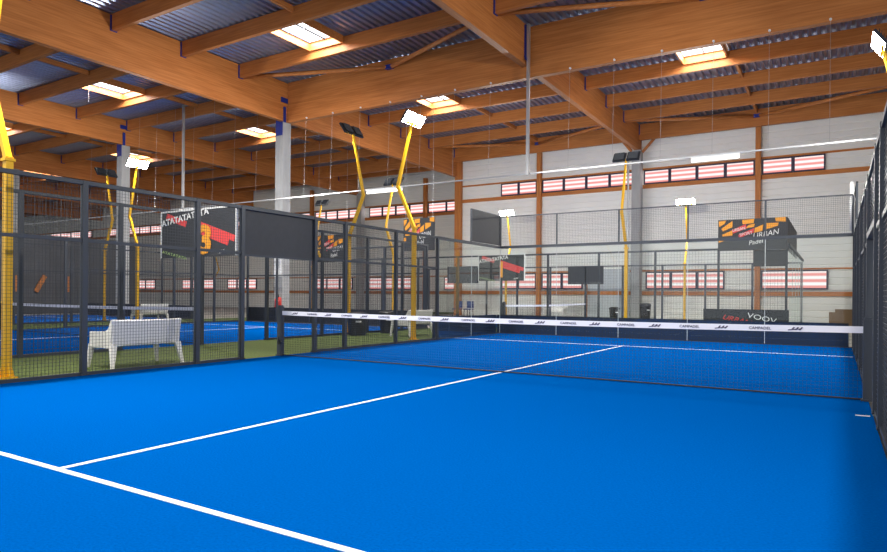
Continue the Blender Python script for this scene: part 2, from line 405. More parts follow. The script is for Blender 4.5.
# concrete columns
col_l = [((-17.3, 12), 9.2, 'tall concrete column under the near roof beams with a white notice on it', .5),
         ((-29.9, 12), 9.6, 'concrete column at left behind the lit floodlight and yellow poles', .5),
         ((-5, 27.15), 9.55, 'concrete column against the back wall beside a yellow light pole', .5),
         ((-28.8, 31.9), 9.6, 'concrete column at the far wall behind the bent yellow poles', .5),
         ((-42.4, 12), 9.5, 'concrete column in the dim left of the hall', .5)]
for (x, y), h, lab, w in col_l:
    if not seen((x, y, 0), (x, y, h)): continue
    t = thing('concrete_column', lab, 'column', (x, y, 0), 'concrete columns')
    MB().box(x - w / 2, x + w / 2, y - w / 2, y + w / 2, -.03, h).build('shaft', CONC, t, bevel=.02)
    if y == 12:
        b = MB(); b.cbox(x + .02, y - w / 2 - .02, h - .25, .4, .04, .75); b.cbox(x - w / 2 - .02, y, h - .2, .04, .3, .5)
        b.build('steel_bracket', BLUEST, t)
    elif x == -5:
        b = MB(); b.bar((x + .25, y + .1, h - .1), (x + .95, y + .3, h + .75), .14, .14); b.bar((x - .25, y + .1, h - .1), (x - .95, y + .3, h + .75), .14, .14); b.build('knee_brace', WX, t)
        MB().tube((x - .42, y - .3, h - .3), (x - .42, y - .3, 0), .06, 8).build('conduit', GALV, t)
n = thing('notice_sheet', 'white paper notice fixed to the near concrete column', 'notice', (-17.3, 11.72, 2.0))
MB().cbox(-17.28, 11.735, 2.55, .5, .02, .95).build('sheet', WPRINT, n); MB().cbox(-17.28, 11.722, 2.62, .36, .006, .06).cbox(-17.28, 11.722, 2.5, .3, .006, .03).build('print', KEDGE, n)
# wall posts in timber
for x, y, lab in ((1.14, WA - .02, 'timber wall post right of the concrete wall column'), (-11.1, WA - .02, 'timber wall post left of the concrete wall column'),
                  (-16.9, WA - .02, 'thick timber corner post where the back wall steps back'), (-22.7, WB - .02, 'timber wall post just left of the step in the back wall'),
                  (-34.6, WB - .02, 'timber wall post left of the far wall column'), (7.2, WA - .02, None)):
    if lab is None: continue
    w = .125 if x != -16.9 else .22
    MBt = MB().box(x - w, x + w, y - .3, y - .001, -.03, 10.4)
    tag(MBt.build('timber_post', WZ), lab, 'post', 'timber posts along the back wall')

# ---------------------------------------------------------------- court surfaces
def court_turf(cx, cy, along_y, label, extra=None):
    t = thing('court_turf', label, 'court surface', (cx, cy, 0), 'blue court surfaces')
    hx, hy = (5, 10) if along_y else (10, 5)
    MB().box(cx - hx + .0, cx + hx, cy - hy, cy + hy, -.03, 0).build('turf_mat', BLUE, t)
    for s in (-1, 1):
        l = MB()
        if along_y: l.box(cx - 4.97, cx + 4.97, cy + s * 6.95 - .025, cy + s * 6.95 + .025, .0, .004)
        else: l.box(cx + s * 6.95 - .025, cx + s * 6.95 + .025, cy - 4.97, cy + 4.97, .0, .004)
        l.build('service_line', LINE, t)
    l = MB()
    if along_y: l.box(cx - .025, cx + .025, cy - 6.92, cy + 6.92, .0, .004)
    else: l.box(cx - 6.92, cx + 6.92, cy - .025, cy + .025, .0, .004)
    l.build('centre_line', LINE, t)
    if extra: extra(t)
court_turf(0, 0, True, 'large bright blue padel court surface in the foreground with white lines',
           lambda t: MB().box(4.84, 4.97, -1.24, -1.19, 0, .004).build('door_mark', LINE, t))
court_turf(-13.75, 1.0, True, 'blue court surface of the neighbouring court behind the white bench')
court_turf(-27.6, 1.0, True, 'blue court surface farthest left beyond the neighbouring court')
court_turf(-6.7, 18.6, False, 'blue court surface of the crosswise court beyond the far glass')

# ---------------------------------------------------------------- fences and glass
def mesh_panel(t, p, q, z0, z1, pitch=.05, w=.004, name='mesh_panel', m=WIRE):
    p, q = Vector(p), Vector(q); L = (q - p).length; d = (q - p) / L; mb = MB(); n = max(1, round(L / pitch)); ax = abs(d.x) > .5
    for i in range(n + 1):
        c = p + d * (L * i / n); mb.box(c.x - w / 2, c.x + w / 2, c.y - w / 2, c.y + w / 2, z0, z1)
    k = round((z1 - z0) / pitch)
    for j in range(k + 1):
        z = z0 + (z1 - z0) * j / k
        if ax: mb.box(min(p.x, q.x), max(p.x, q.x), p.y - w / 2 + w, p.y + w / 2 + w, z - w / 2, z + w / 2)
        else: mb.box(p.x - w / 2 - w, p.x + w / 2 - w, min(p.y, q.y), max(p.y, q.y), z - w / 2, z + w / 2)
    return mb.build(name, m, t)
def mk(axis, c, a, b, u0=None, u1=None):
    """(lo, hi) extents helper: axis 'y' = fence runs along Y at X=c"""
    return None
def fence(label, axis, c, posts, H=2.93, skip=(), mid=None, pw=.08, pitch=.05, w=.004, group='wire mesh court fences', post_h=None, kerb=True):
    P = (lambda u, z=0: (c, u, z)) if axis == 'y' else (lambda u, z=0: (u, c, z))
    t = thing('court_fence', label, 'fence', P((posts[0] + posts[-1]) / 2), group)
    for u in posts:
        x, y, _ = P(u); m_ = MB().box(x - pw / 2, x + pw / 2, y - pw / 2, y + pw / 2, 0, (post_h or {}).get(u, H)).cbox(x, y, .012, pw * 1.2, pw * 1.5, .02)
        m_.build('post', STEEL, t)
    def rail(u0, u1, z0, z1, wd, nm):
        m_ = MB()
        if axis == 'y': m_.box(c - wd / 2, c + wd / 2, u0, u1, z0, z1)
        else: m_.box(u0, u1, c - wd / 2, c + wd / 2, z0, z1)
        m_.build(nm, STEEL, t)
    rail(posts[0], posts[-1], H - .06, H, .06, 'top_rail')
    for a, b in zip(posts[:-1], posts[1:]):
        if (a, b) in skip: continue
        g = pw / 2 + .001
        mesh_panel(t, P(a + g), P(b - g), .03, H - .065, pitch, w)
        if mid: rail(a + g, b - g, mid - .025, mid + .025, .045, 'mid_rail')
        if kerb: rail(a + g, b - g, .0, .05, .05, 'bottom_rail')
    return t
PL = [-10, -8, -6, -4, -2, -1, 1, 2, 4, 6]
fence('tall anthracite wire mesh fence along the left side of the foreground court', 'y', -5.0, PL, skip={(-1, 1)}, mid=2.03)
fr = fence('dark wire mesh fence seen edge on along the right side of the court', 'y', 5.04, PL + [8, 9.94], skip={(-1, 1)}, mid=2.03)
MB().box(5.0, 5.08, -.96, .96, 2.05, 2.13).build('door_lintel', STEEL, fr); mesh_panel(fr, (5.04, -.95), (5.04, .95), 2.14, 2.86)

def glass_wall(label, axis, c, posts, H, out, band=0, mesh_top=None, joints=True, glabel=None):
    P = (lambda u, z=0: (c, u, z)) if axis == 'y' else (lambda u, z=0: (u, c, z))
    t = thing('glass_wall', label, 'glass wall', P((posts[0] + posts[-1]) / 2), 'glass court walls')
    def seg(u0, u1, z0, z1, wd, nm, m, off=0):
        m_ = MB()
        if axis == 'y': m_.box(c - wd / 2 + off, c + wd / 2 + off, u0, u1, z0, z1)
        else: m_.box(u0, u1, c - wd / 2 + off, c + wd / 2 + off, z0, z1)
        return m_.build(nm, m, t)
    for a, b in zip(posts[:-1], posts[1:]):
        seg(a + .006, b - .006, .02, H - .08, .012, 'glass_panel', GLASS)
    for u in posts[1:-1] if axis == 'x' else posts[1:]:
        seg(u - .006, u + .006, .02, H - .08, .014, 'joint', KEDGE)
    seg(posts[0], posts[-1], H - .08, H, .08, 'top_rail', STEEL); seg(posts[0], posts[-1], 0, .02, .03, 'bottom_channel', STEEL)
    if mesh_top:
        a, b = mesh_top; z1 = 3.93; g = .03
        seg(a, b, z1 - .03, z1, .03, 'upper_rail', STEEL)
        uu = [u for u in posts if a <= u <= b]
        for u in uu: seg(u - .02, u + .02, H, z1 - .03, .04, 'upper_post', STEEL)
        for u0, u1 in zip(uu[:-1], uu[1:]): mesh_panel(t, P(u0 + g), P(u1 - g), H + .01, z1 - .04, name='upper_mesh')
    return t
gb = glass_wall('frameless glass back wall at the far end of the foreground court with mesh above', 'x', 10.0, [-5, -3, -1, 1, 3, 5], 2.93, 1, mesh_top=(-5, 5))
glass_wall('glass side wall at the far left corner of the foreground court', 'y', -5.0, [6.05, 8, 9.97], 2.93, -1)
mesh_panel(fr, (5.04, 8.0), (5.04, 9.94), 2.95, 3.9, name='upper_mesh')
MB().box(5.02, 5.06, 7.96, 8.0, 2.93, 3.93).build('upper_post', STEEL, fr); MB().box(5.02, 5.06, 7.96, 9.96, 3.9, 3.93).build('upper_rail', STEEL, fr)
sc = thing('screen_panel', 'dark grey screen above the far left glass corner of the foreground court', 'screen', (-5.04, 9, 3.0))
MB().box(-5.03, -5.0, 8.0, 9.9, 2.95, 3.93).build('sheet', DARK, sc)
f_ = MB(); f_.box(-5.04, -4.99, 7.96, 8.0, 2.94, 3.93).box(-5.04, -4.99, 9.9, 9.95, 2.94, 3.93).box(-5.04, -4.99, 7.96, 9.95, 3.93, 3.96); f_.build('frame', STEEL, sc)

glass_wall('short glass end wall of the crosswise court at the right', 'y', 3.36, [13.7, 15.7, 17.7, 19.7, 21.7, 23.5], 3.0, 1)
def band(x0, x1, y, h, lab, m=NAVY):
    t = thing('low_barrier', lab, 'barrier', ((x0 + x1) / 2, y, 0), 'dark low barriers behind the courts')
    MB().box(x0, x1, y - .015, y + .015, -.001, h - .03).build('vinyl_sheet', m, t); MB().box(x0, x1, y - .02, y + .02, h - .03, h).build('top_edge', BLACKB, t)
band(-5.18, 4.93, 10.12, .62, 'long navy blue low barrier just behind the far glass wall of the foreground court')
t = thing('low_barrier', 'dark low barrier outside the glass at the far left corner', 'barrier', (-5.2, 8, 0), 'dark low barriers behind the courts')
MB().box(-5.22, -5.19, 6.1, 10.1, -.001, .62).build('vinyl_sheet', NAVY, t)
band(-18.7, -8.8, 11.2, .66, 'black low barrier at the far end of the neighbouring court', BLACKB)
band(-32.6, -22.6, 11.2, .66, 'black low barrier at the far end of the leftmost court', BLACKB)

# neighbouring court fences
PN = [-9, -7.1, -5.2, -3.2, -1.2, .9, 3.0, 5.2, 7.4, 9.4, 11]
fence('grey mesh fence of the neighbouring court beyond the white bench', 'y', -8.62, PN, H=3.2, skip={(-1.2, .9), (.9, 3.0)}, pitch=.1, w=.004, mid=None)
fence('mesh fence on the far left side of the neighbouring court', 'y', -18.8, [-5.2, -3.2, -1.2, .9, 3.0, 5.2, 7.4, 9.4, 11], H=3.2, skip={(-1.2, .9), (.9, 3.0)}, pitch=.1, mid=2.1)
fence('mesh fence of the leftmost court, farthest left', 'y', -22.5, [-3.2, -1.2, .9, 3.0, 5.2, 7.4, 9.4, 11], H=3.2, skip={(-1.2, .9), (.9, 3.0)}, pitch=.1, mid=2.1)
fence('mesh fence across the far end of the neighbouring court', 'x', 11.12, [-18.6, -16.7, -14.7, -12.7, -10.7, -8.8], H=3.2, pitch=.1, mid=2.1)
# crosswise court behind
PC = [-16.7, -14.7, -12.7, -10.75, -8.75, -6.75, -4.77, -2.78, -.76, 1.3, 3.3]
fence('near long fence of the crosswise court beyond the far glass', 'x', 13.6, PC, H=2.9, pitch=.1, skip={(-8.75, -6.75)}, pw=.07)
fence('far long fence of the crosswise court in front of the white wall', 'x', 23.65, PC, H=2.9, pitch=.1, skip={(-8.75, -6.75), (-6.75, -4.77)}, pw=.09)


# ---------------------------------------------------------------- nets
def net(label, axis, c, a, b, posts_dark=True, letters=False, mesh=.045, tz=.88, tw=.082):
    """net strung from a to b; axis 'x' = along X at Y=c"""
    P = (lambda u, z, o=0: (u, c + o, z)) if axis == 'x' else (lambda u, z, o=0: (c + o, u, z))
    t = thing('court_net', label, 'net', P((a + b) / 2, 0), 'padel nets')
    for u in (a, b):
        x, y, _ = P(u, 0); s = MB().box(x - .05, x + .05, y - .05, y + .05, .004, 1.0).cbox(x, y, 1.01, .07, .07, .03).cbox(x, y, .014, .14, .14, .02)
        p = s.build('net_post', STEEL, t)
    x, y, _ = P(a, 0)
    w_ = MB(); w_.tube((x + .05, y - .09, .28), (x + .05, y - .05, .28), .05, 12).bar((x + .05, y - .1, .28), (x + .05, y - .1, .4), .015, .02); w_.build('winch', BIN, t)
    L = b - a - .12; n = int(L / mesh); top = lambda u: tz + .03 * (2 * abs((u - (a + b) / 2) / (b - a))) ** 2
    mb = MB(); w = .0028 if letters else .004
    for i in range(n + 1):
        u = a + .06 + L * i / n; x, y, _ = P(u, 0); mb.box(x - w / 2, x + w / 2, y - w / 2, y + w / 2, .02, top(u) - tw / 2)
    for j in range(int((tz - tw) / mesh) + 1):
        z = .02 + j * mesh; x0, y0, _ = P(a + .06, 0); x1, y1, _ = P(b - .06, 0)
        if axis == 'x': mb.box(x0, x1, y0 - w / 2, y0 + w / 2, z - w / 2, z + w / 2)
        else: mb.box(x0 - w / 2, x0 + w / 2, y0, y1, z - w / 2, z + w / 2)
    mb.build('netting', BLACKNET, t)
    x0, y0, _ = P(a + .06, 0); x1, y1, _ = P(b - .06, 0)
    cd = MB(); cd.tube((x0, y0, .018), (x1, y1, .018), .012, 6); cd.build('bottom_cord', BLACKNET, t)
    tp = MB(); N = 20
    for i in range(N):
        u0, u1 = a + .05 + (b - a - .1) * i / N, a + .05 + (b - a - .1) * (i + 1) / N
        for s in (-1, 1):
            q = [P(u0, top(u0) - tw, s * .008), P(u1, top(u1) - tw, s * .008), P(u1, top(u1), s * .008), P(u0, top(u0), s * .008)]
            if s > 0: q.reverse()
            tp.quad(*q)
        tp.quad(P(u0, top(u0), -.008), P(u1, top(u1), -.008), P(u1, top(u1), .008), P(u0, top(u0), .008))
    tape = tp.build('net_tape', TAPE, t)
    if letters:
        k = 0; u = a + .3
        while u < b - .45:
            z = top(u) - tw / 2
            if k % 2: add_text(lt := MB(), 'CAMPADEL', .05, (u, c - .013, z - .017), (1, 0, 0), (0, 0, 1), width=.26).build('lettering', INK, tape)
            else:
                em = MB()
                for dx in (0, .045, .09):
                    em.prism([(u + .05 + dx, c - .014, z - .018), (u + .07 + dx, c - .014, z - .018), (u + .10 + dx, c - .014, z + .018), (u + .08 + dx, c - .014, z + .02)], (0, 0, 0), (0, .004, 0))
                em.prism([(u + .02, c - .0145, z - .024), (u + .17, c - .0145, z - .006), (u + .17, c - .0145, z + .004), (u + .02, c - .0145, z - .012)], (0, 0, 0), (0, .004, 0)); em.build('emblem', INK, tape)
            u += .44; k += 1
    cs = MB(); x, y, _ = P((a + b) / 2, 0)
    return t
net('black padel net with white printed tape across the foreground court', 'x', 0.0, -4.99, 4.99, letters=True)
net('white taped net of the neighbouring court behind the white bench', 'x', 1.0, -18.6, -8.9)
net('white taped net of the leftmost court', 'x', 1.0, -32.4, -22.7)
net('white taped net of the crosswise court beyond the far glass', 'y', -6.7, 13.75, 23.5)

# ---------------------------------------------------------------- sign boards above the doors
def door_sign(label, x0, x1, y, z0, z1, digit):
    W_, Hh = x1 - x0, z1 - z0; t = thing('court_sign', label, 'sign', ((x0 + x1) / 2, y, z0), 'numbered court signs')
    MB().box(x0, x1, y, y + .03, z0, z1).build('board', DARK, t)
    fr_ = MB(); fr_.box(x0 - .03, x0, y - .012, y + .035, z0, z1 + .03).box(x1, x1 + .03, y - .012, y + .035, z0, z1 + .03).box(x0, x1, y - .012, y + .035, z1, z1 + .03); fr_.build('frame', WHITEM, t)
    e = y - .004; r = Vector((math.cos(-.30), 0, math.sin(-.30))); rv = Vector((-r.z, 0, r.x))
    red = MB()
    for u0, u1, dv in ((.06, .34, 0), (.48, .98, 0), (.46, .9, -.13)):
        p = Vector((x0 + u0 * W_, e, z1 - .10 - (u0) * Hh * .48 + dv * 0 - (.13 * Hh if dv else 0)))
        l = (u1 - u0) * W_ / r.x; h = .13 * Hh
        red.prism([p, p + r * l, p + r * l + rv * h, p + rv * h], (0, 0, 0), (0, .006, 0))
    red.build('red_strokes', REDP, t)
    s = math.sin(.13); u = Vector((math.cos(.13), 0, s)); v = Vector((-s, 0, math.cos(.13)))
    add_text(MB(), 'ATATATATATA', .19 * Hh, (x0 + .02, e - .008, z0 + .70 * Hh), u, v, width=.66 * W_, bold=.025).build('white_lettering', WPRINT, t)
    add_text(MB(), digit, .80 * Hh, (x0 + (.52 if digit == '3' else .44) * W_, e - .012, z0 + (.09 if digit == '3' else .17) * Hh), (1, 0, 0), (0, 0, 1), thick=.006, width=(.165 if digit == '3' else .055) * W_, bold=.045).build('court_number', ORANGE, t)
    u = Vector((math.cos(-.2), 0, math.sin(-.2))); v = Vector((-u.z, 0, u.x))
    add_text(MB(), 'ATATATATA', .09 * Hh, (x0 + .02, e - .008, z0 + .11 * Hh), u, v, width=.36 * W_).build('green_lettering', GPRINT, t)
    add_text(MB(), 'Padel', .09 * Hh, (x0 + .78 * W_, e - .008, z0 + .04 * Hh), (math.cos(.2), 0, math.sin(.2)), (-math.sin(.2), 0, math.cos(.2)), shear=.3).build('emblem', WPRINT, t)
    return t
door_sign('dark court sign with an orange number 3, held above the entrance at left', -7.33, -5.07, -1.09, 1.98, 2.91, '3')
door_sign('dark court sign with an orange number 1, hung on the fence behind the far glass', -7.72, -5.72, 13.49, 1.86, 2.88, '1')
t = thing('screen_panel', 'dark grey screen panel above the entrance beside the court 3 sign', 'screen', (-5.08, 0, 2.0))
MB().box(-5.05, -5.02, -.955, .955, 2.02, 2.9).build('sheet', DARK, t); MB().box(-5.06, -5.01, -.955, .955, 1.98, 2.02).build('frame_bar', STEEL, t); MB().box(-5.06, -5.01, -.955, .955, 2.9, 2.95).build('frame_bar', STEEL, t)
t = thing('screen_panel', 'two joined dark screens on the far fence in front of the white wall', 'screen', (-6.7, 23.6, 2.1))
MB().box(-7.7, -6.75, 23.52, 23.56, 1.92, 2.88).build('sheet', DARK, t); MB().box(-6.7, -5.75, 23.52, 23.56, 1.92, 2.88).build('sheet', DARK, t)
t = thing('screen_panel', 'dark screen on the far fence left of the timber corner post', 'screen', (-14.2, 23.6, 2.1))
MB().box(-15.3, -13.2, 23.52, 23.56, 2.0, 3.0).build('sheet', DARK, t)
t = thing('screen_panel', 'plain dark grey screen hanging low beneath the orange patterned sign', 'screen', (2.85, 13.5, 2.2))
MB().box(2.35, 3.3, 13.5, 13.53, 2.27, 2.8).build('sheet', DARK, t)

def camo_sign(label, x0, x1, y, z0, z1, side_len):
    W_, Hh = x1 - x0, z1 - z0
    t = thing('banner_box', label, 'sign', ((x0 + x1) / 2, y, z0), 'orange patterned banner boxes')
    MB().box(x0, x1, y, y + .03, z0, z1).build('front_board', DARK, t)
    if side_len: MB().box(x1, x1 + .03, y, y + side_len, z0, z1).build('side_board', DARK, t)
    mb = MB(); e = y - .006
    cells = [((.01, .72), (.1, .99), (.12, .99)), ]
    quads = [[(.01, .96), (.12, .98), (.10, .88), (.02, .78)], [(.05, .72), (.22, .96), (.22, .76), (.07, .63)], [(.06, .52), (.22, .66), (.22, .48), (.07, .47)],
             [(.01, .40), (.10, .42), (.09, .32), (.01, .27)], [(.36, .97), (.54, .99), (.53, .86), (.37, .84)], [(.55, .70), (.67, .80), (.66, .60), (.54, .55)],
             [(.70, .84), (.89, .84), (.88, .74), (.71, .64)], [(.84, .99), (.99, 1.0), (.99, .86), (.85, .88)], [(.45, .80), (.55, .84), (.54, .74), (.42, .70)]]
    for q in quads: MB().prism([(x0 + a * W_, e, z0 + b * Hh) for a, b in q], (0, 0, 0), (0, .005, 0)).build('orange_patch', ORANGE, t)
    for q in ([(.21, .66), (.42, .84), (.43, .70), (.23, .55)], [(.31, .50), (.54, .70), (.53, .56), (.32, .40)]):
        MB().prism([(x0 + a * W_, e - .006, z0 + b * Hh) for a, b in q], (0, 0, 0), (0, .005, 0)).build('red_label', REDP, t)
    u = Vector((1, 0, .17)).normalized(); v = Vector((-u.z, 0, u.x))
    add_text(MB(), 'URBAN', .14 * Hh, (x0 + .22 * W_, e - .014, z0 + .60 * Hh), u, v, width=.19 * W_).build('white_lettering', WPRINT, t)
    add_text(MB(), 'SPORT', .14 * Hh, (x0 + .33 * W_, e - .014, z0 + .45 * Hh), u, v, width=.19 * W_).build('white_lettering', WPRINT, t)
    add_text(MB(), 'URBAN', .24 * Hh, (x0 + .52 * W_, e - .008, z0 + .36 * Hh), u, v, width=.38 * W_, shear=.3).build('white_lettering', WPRINT, t)
    add_text(MB(), 'Padel', .2 * Hh, (x0 + .46 * W_, e - .008, z0 + .16 * Hh), u, v, width=.22 * W_, shear=.3).build('white_lettering', WPRINT, t)
    if side_len:
        dots = MB()
        for k in range(14):
            yy = y + side_len * random.uniform(.08, .95); zz = z0 + Hh * random.uniform(.1, .9); dots.cbox(x1 - .004, yy, zz, .006, .12, .05)
        dots.build('speckles', WPRINT, t)
    # hangers to the rail
    h = MB()
    for xx in (x0 + .1, x1 - .1): h.tube((xx, y + .02, z1 - .02), (xx, y + .02, ROOF if side_len == 0 else z1 + .06), .005, 5)
    h.build('hanger', GALV, t)
    return t
camo_sign('black box banner with orange patches beyond the far glass at right', 1.3, 3.3, 13.44, 2.8, 3.82, 5.5)
camo_sign('small banner with orange patches beside the far bent yellow pole', -10.85, -9.3, 12.6, 3.1, 4.45, 0)
camo_sign('orange patched banner seen through mesh left of the near yellow pole', -22.0, -19.6, 19.4, 3.2, 4.8, 0)
def board(label, x0, x1, y, h):
    t = thing('ground_banner', label, 'banner', ((x0 + x1) / 2, y, 0)); MB().box(x0, x1, y, y + .04, -.02, h).build('board', BLACKB, t)
    u = Vector((1, 0, -.22)).normalized(); v = Vector((-u.z, 0, u.x))
    add_text(MB(), 'URBAN', .2, (x0 + .5, y - .006, h - .28), u, v, width=.75, shear=.3).build('red_lettering', REDP, t)
    add_text(MB(), 'VOOV', .2, (x0 + 1.15, y - .006, h - .22), u, v, width=.75).build('white_lettering', WPRINT, t)
board('black ground banner with red and white lettering behind the far glass at right', 1.35, 3.55, 10.5, .93)

# ---------------------------------------------------------------- yellow floodlight poles
pole_protos = {}
def pole(label, x, y, out, lit, top=6.45, power=True, b1=3.2, w=.1):
    """out = unit vector the kink points to (away from its court); the lamps look the other way"""
    t = thing('light_pole', label, 'light pole', (x, y, 0), 'yellow cranked floodlight poles'); o = Vector((out[0], out[1], 0)); s = top / 6.45
    B = Vector((x, y, 0)); z2 = b1 + 1.25 * s
    lo = MB(); lo.box(x - w / 2, x + w / 2, y - w / 2, y + w / 2, .02, b1); lo.build('lower_shaft', YEL, t)
    p1 = B + Vector((0, 0, b1)); p2 = B + o * .58 + Vector((0, 0, z2)); p3 = B + o * .12 + Vector((0, 0, top))
    up = MB(); up.bar(p1 - Vector((0, 0, .04)), p2, w * .85, w * .85, ref=(o.y, o.x, 0)); up.bar(p2 - Vector((0, 0, .03)), p3, w * .85, w * .8, ref=(o.y, o.x, 0), a2=w * .6, b2=w * .6); up.build('cranked_arm', YEL, t)
    MB().cbox(x, y, b1 - .045, w * 1.4, w * 1.4, .04).build('joint_flange', YEL, t); MB().cbox(x, y, 1.1, w * 1.08, w * 1.08, .03).build('joint_flange', YEL, t)
    b = MB(); b.cbox(x, y, .01, .22, .22, .02)
    for dx, dy in ((1, 0), (-1, 0), (0, 1), (0, -1)):
        n_ = Vector((dx, dy, 0)); q = Vector((-dy, dx, 0)) * .006
        b.prism([B + n_ * w / 2 + Vector((0, 0, .02)), B + n_ * .11 + Vector((0, 0, .02)), B + n_ * w / 2 + Vector((0, 0, .22))], -q, q * 2)
    b.build('base_plate', YEL, t)
    # crossbar and two lamp heads looking inward and down
    side = Vector((-o.y, o.x, 0)); cbm = MB(); cbm.bar(p3 - side * .34, p3 + side * .34, .06, .06); cbm.build('crossbar', YEL, t)
    look = (-o * math.cos(.62) - Vector((0, 0, 1)) * math.sin(.62)).normalized(); upv = side.cross(look).normalized()
    for sgn in (-1, 1):
        c = p3 + side * sgn * .24 + Vector((0, 0, .13)) - o * .06
        hm = MB(); hm.bar(c - look * .03, c + look * .03, .44, .38, ref=upv); 
        for f in range(5): hm.bar(c - look * .07 + upv * (-.13 + .065 * f) - side * .17, c - look * .07 + upv * (-.13 + .065 * f) + side * .17, .012, .05)
        hd = hm.build('lamp_head', HEADM, t)
        if lit: MB().bar(c + look * .031, c + look * .036, .41, .35, ref=upv).build('lamp_lens', LAMP, hd)
        MB().bar(c - look * .02, p3 + side * sgn * .24, .03, .03).build('lamp_bracket', YEL, t)
    if power:
        area_light('floodlight', p3 + Vector((0, 0, .13)) + look * .12 - o * .06, look, .8, .35, P_FLOOD, (1, .975, .92))
    return t
pole('nearest yellow light pole at the left edge of the picture', -5.55, -4.8, (-1, 0), True)
pole('yellow cranked pole with a lit floodlight left of the far court corner', -5.5, 5.55, (-1, 0), True, top=6.1)
pole('yellow cranked pole with unlit looking lamp backs left of the lit one', -8.83, 6.7, (1, 0), True)
pole('yellow pole at the right edge with a lit floodlight', 5.32, 6.6, (1, 0), True, top=6.4)
pole('yellow pole with a lit floodlight behind the left fence', -19.8, 6.4, (-1, 0), True)
pole('yellow pole with lamp backs at far left beside the lit one', -23.0, 6.9, (1, 0), True)
pole('yellow pole in front of the concrete wall column, lamp backs towards us', -1.6, 12.95, (0, -1), True, top=6.0, b1=3.0)
pole('far yellow pole with a lit floodlight in front of the white wall at right', -1.85, 24.35, (0, 1), True, top=5.95, b1=3.0)
pole('far yellow pole with a lit floodlight above the number 1 sign', -11.8, 24.35, (0, 1), True, top=6.0, b1=3.0)
pole('thin far yellow pole behind the lit pole near the corner', -11.55, 12.9, (0, -1), True, top=6.0, b1=3.0)
pole('small far yellow pole with a lit lamp left of the mesh posts', -27.2, 24.4, (0, 1), True, top=5.9, b1=3.0, power=False)
pole('small far yellow pole with lamp backs below the suspended rail', -20.1, 17.8, (0, -1), True, top=6.3, b1=3.0, power=False)
pole('tiny far yellow pole seen beneath the number 3 sign', -44.6, 30.0, (0, 1), True, top=4.9, b1=2.6, power=False)
# lamps of the same court behind the camera
area_light('floodlight', (-5.4, -6.5, 6.6), (.8, 0, -.6), .8, .35, P_FLOOD, (1, .975, .92))
area_light('floodlight', (5.4, -6.5, 6.6), (-.8, 0, -.6), .8, .35, P_FLOOD, (1, .975, .92))

# ---------------------------------------------------------------- suspended lighting rail
ZR, YR = 5.62, 11.7
t = thing('lighting_rail', 'long thin white rail hung on wires right across the hall', 'rail', (-5, YR, ZR))
MB().box(-44, 7.2, YR - .02, YR + .02, ZR, ZR + .045).build('rail_body', GALV, t)
for k in range(-20, 6):
    x = -1.74 + 1.55 * k; zt = 9.2 if -16.9 < x < 7.5 else ROOF
    if seen((x, YR, ZR), (x, YR, zt)): MB().tube((x, YR, ZR + .07), (x, YR + .12, zt), 0.004, 4).build('suspension_wire', GALV, t)
for x, lab in ((-4.75, 'grey square tube hanging from the beam crossing down to the rail'), (-24.0, 'grey tube hanging from the roof at left above the number 3 sign')):
    tag(MB().box(x - .05, x + .05, YR - .17, YR - .07, ZR - .05, 10.95).build('hanging_tube', GALV), lab, 'tube', 'vertical tubes from the roof')
for x0, x1, lab in ((.75, 2.15, 'glowing tube light on the rail at right'), (-12.1, -10.3, 'glowing tube light on the rail just left of the lit floodlight'), (-24.4, -23.2, 'glowing tube light above the number 3 sign')):
    t = thing('tube_light', lab, 'tube light', ((x0 + x1) / 2, YR, ZR - .1), 'tube lights under the rail')
    MB().box(x0, x1, YR - .05, YR + .05, ZR - .06, ZR).build('housing', WHITEM, t); MB().tube((x0 + .02, YR, ZR - .10), (x1 - .02, YR, ZR - .10), .045, 10).build('tube', TUBE, t)

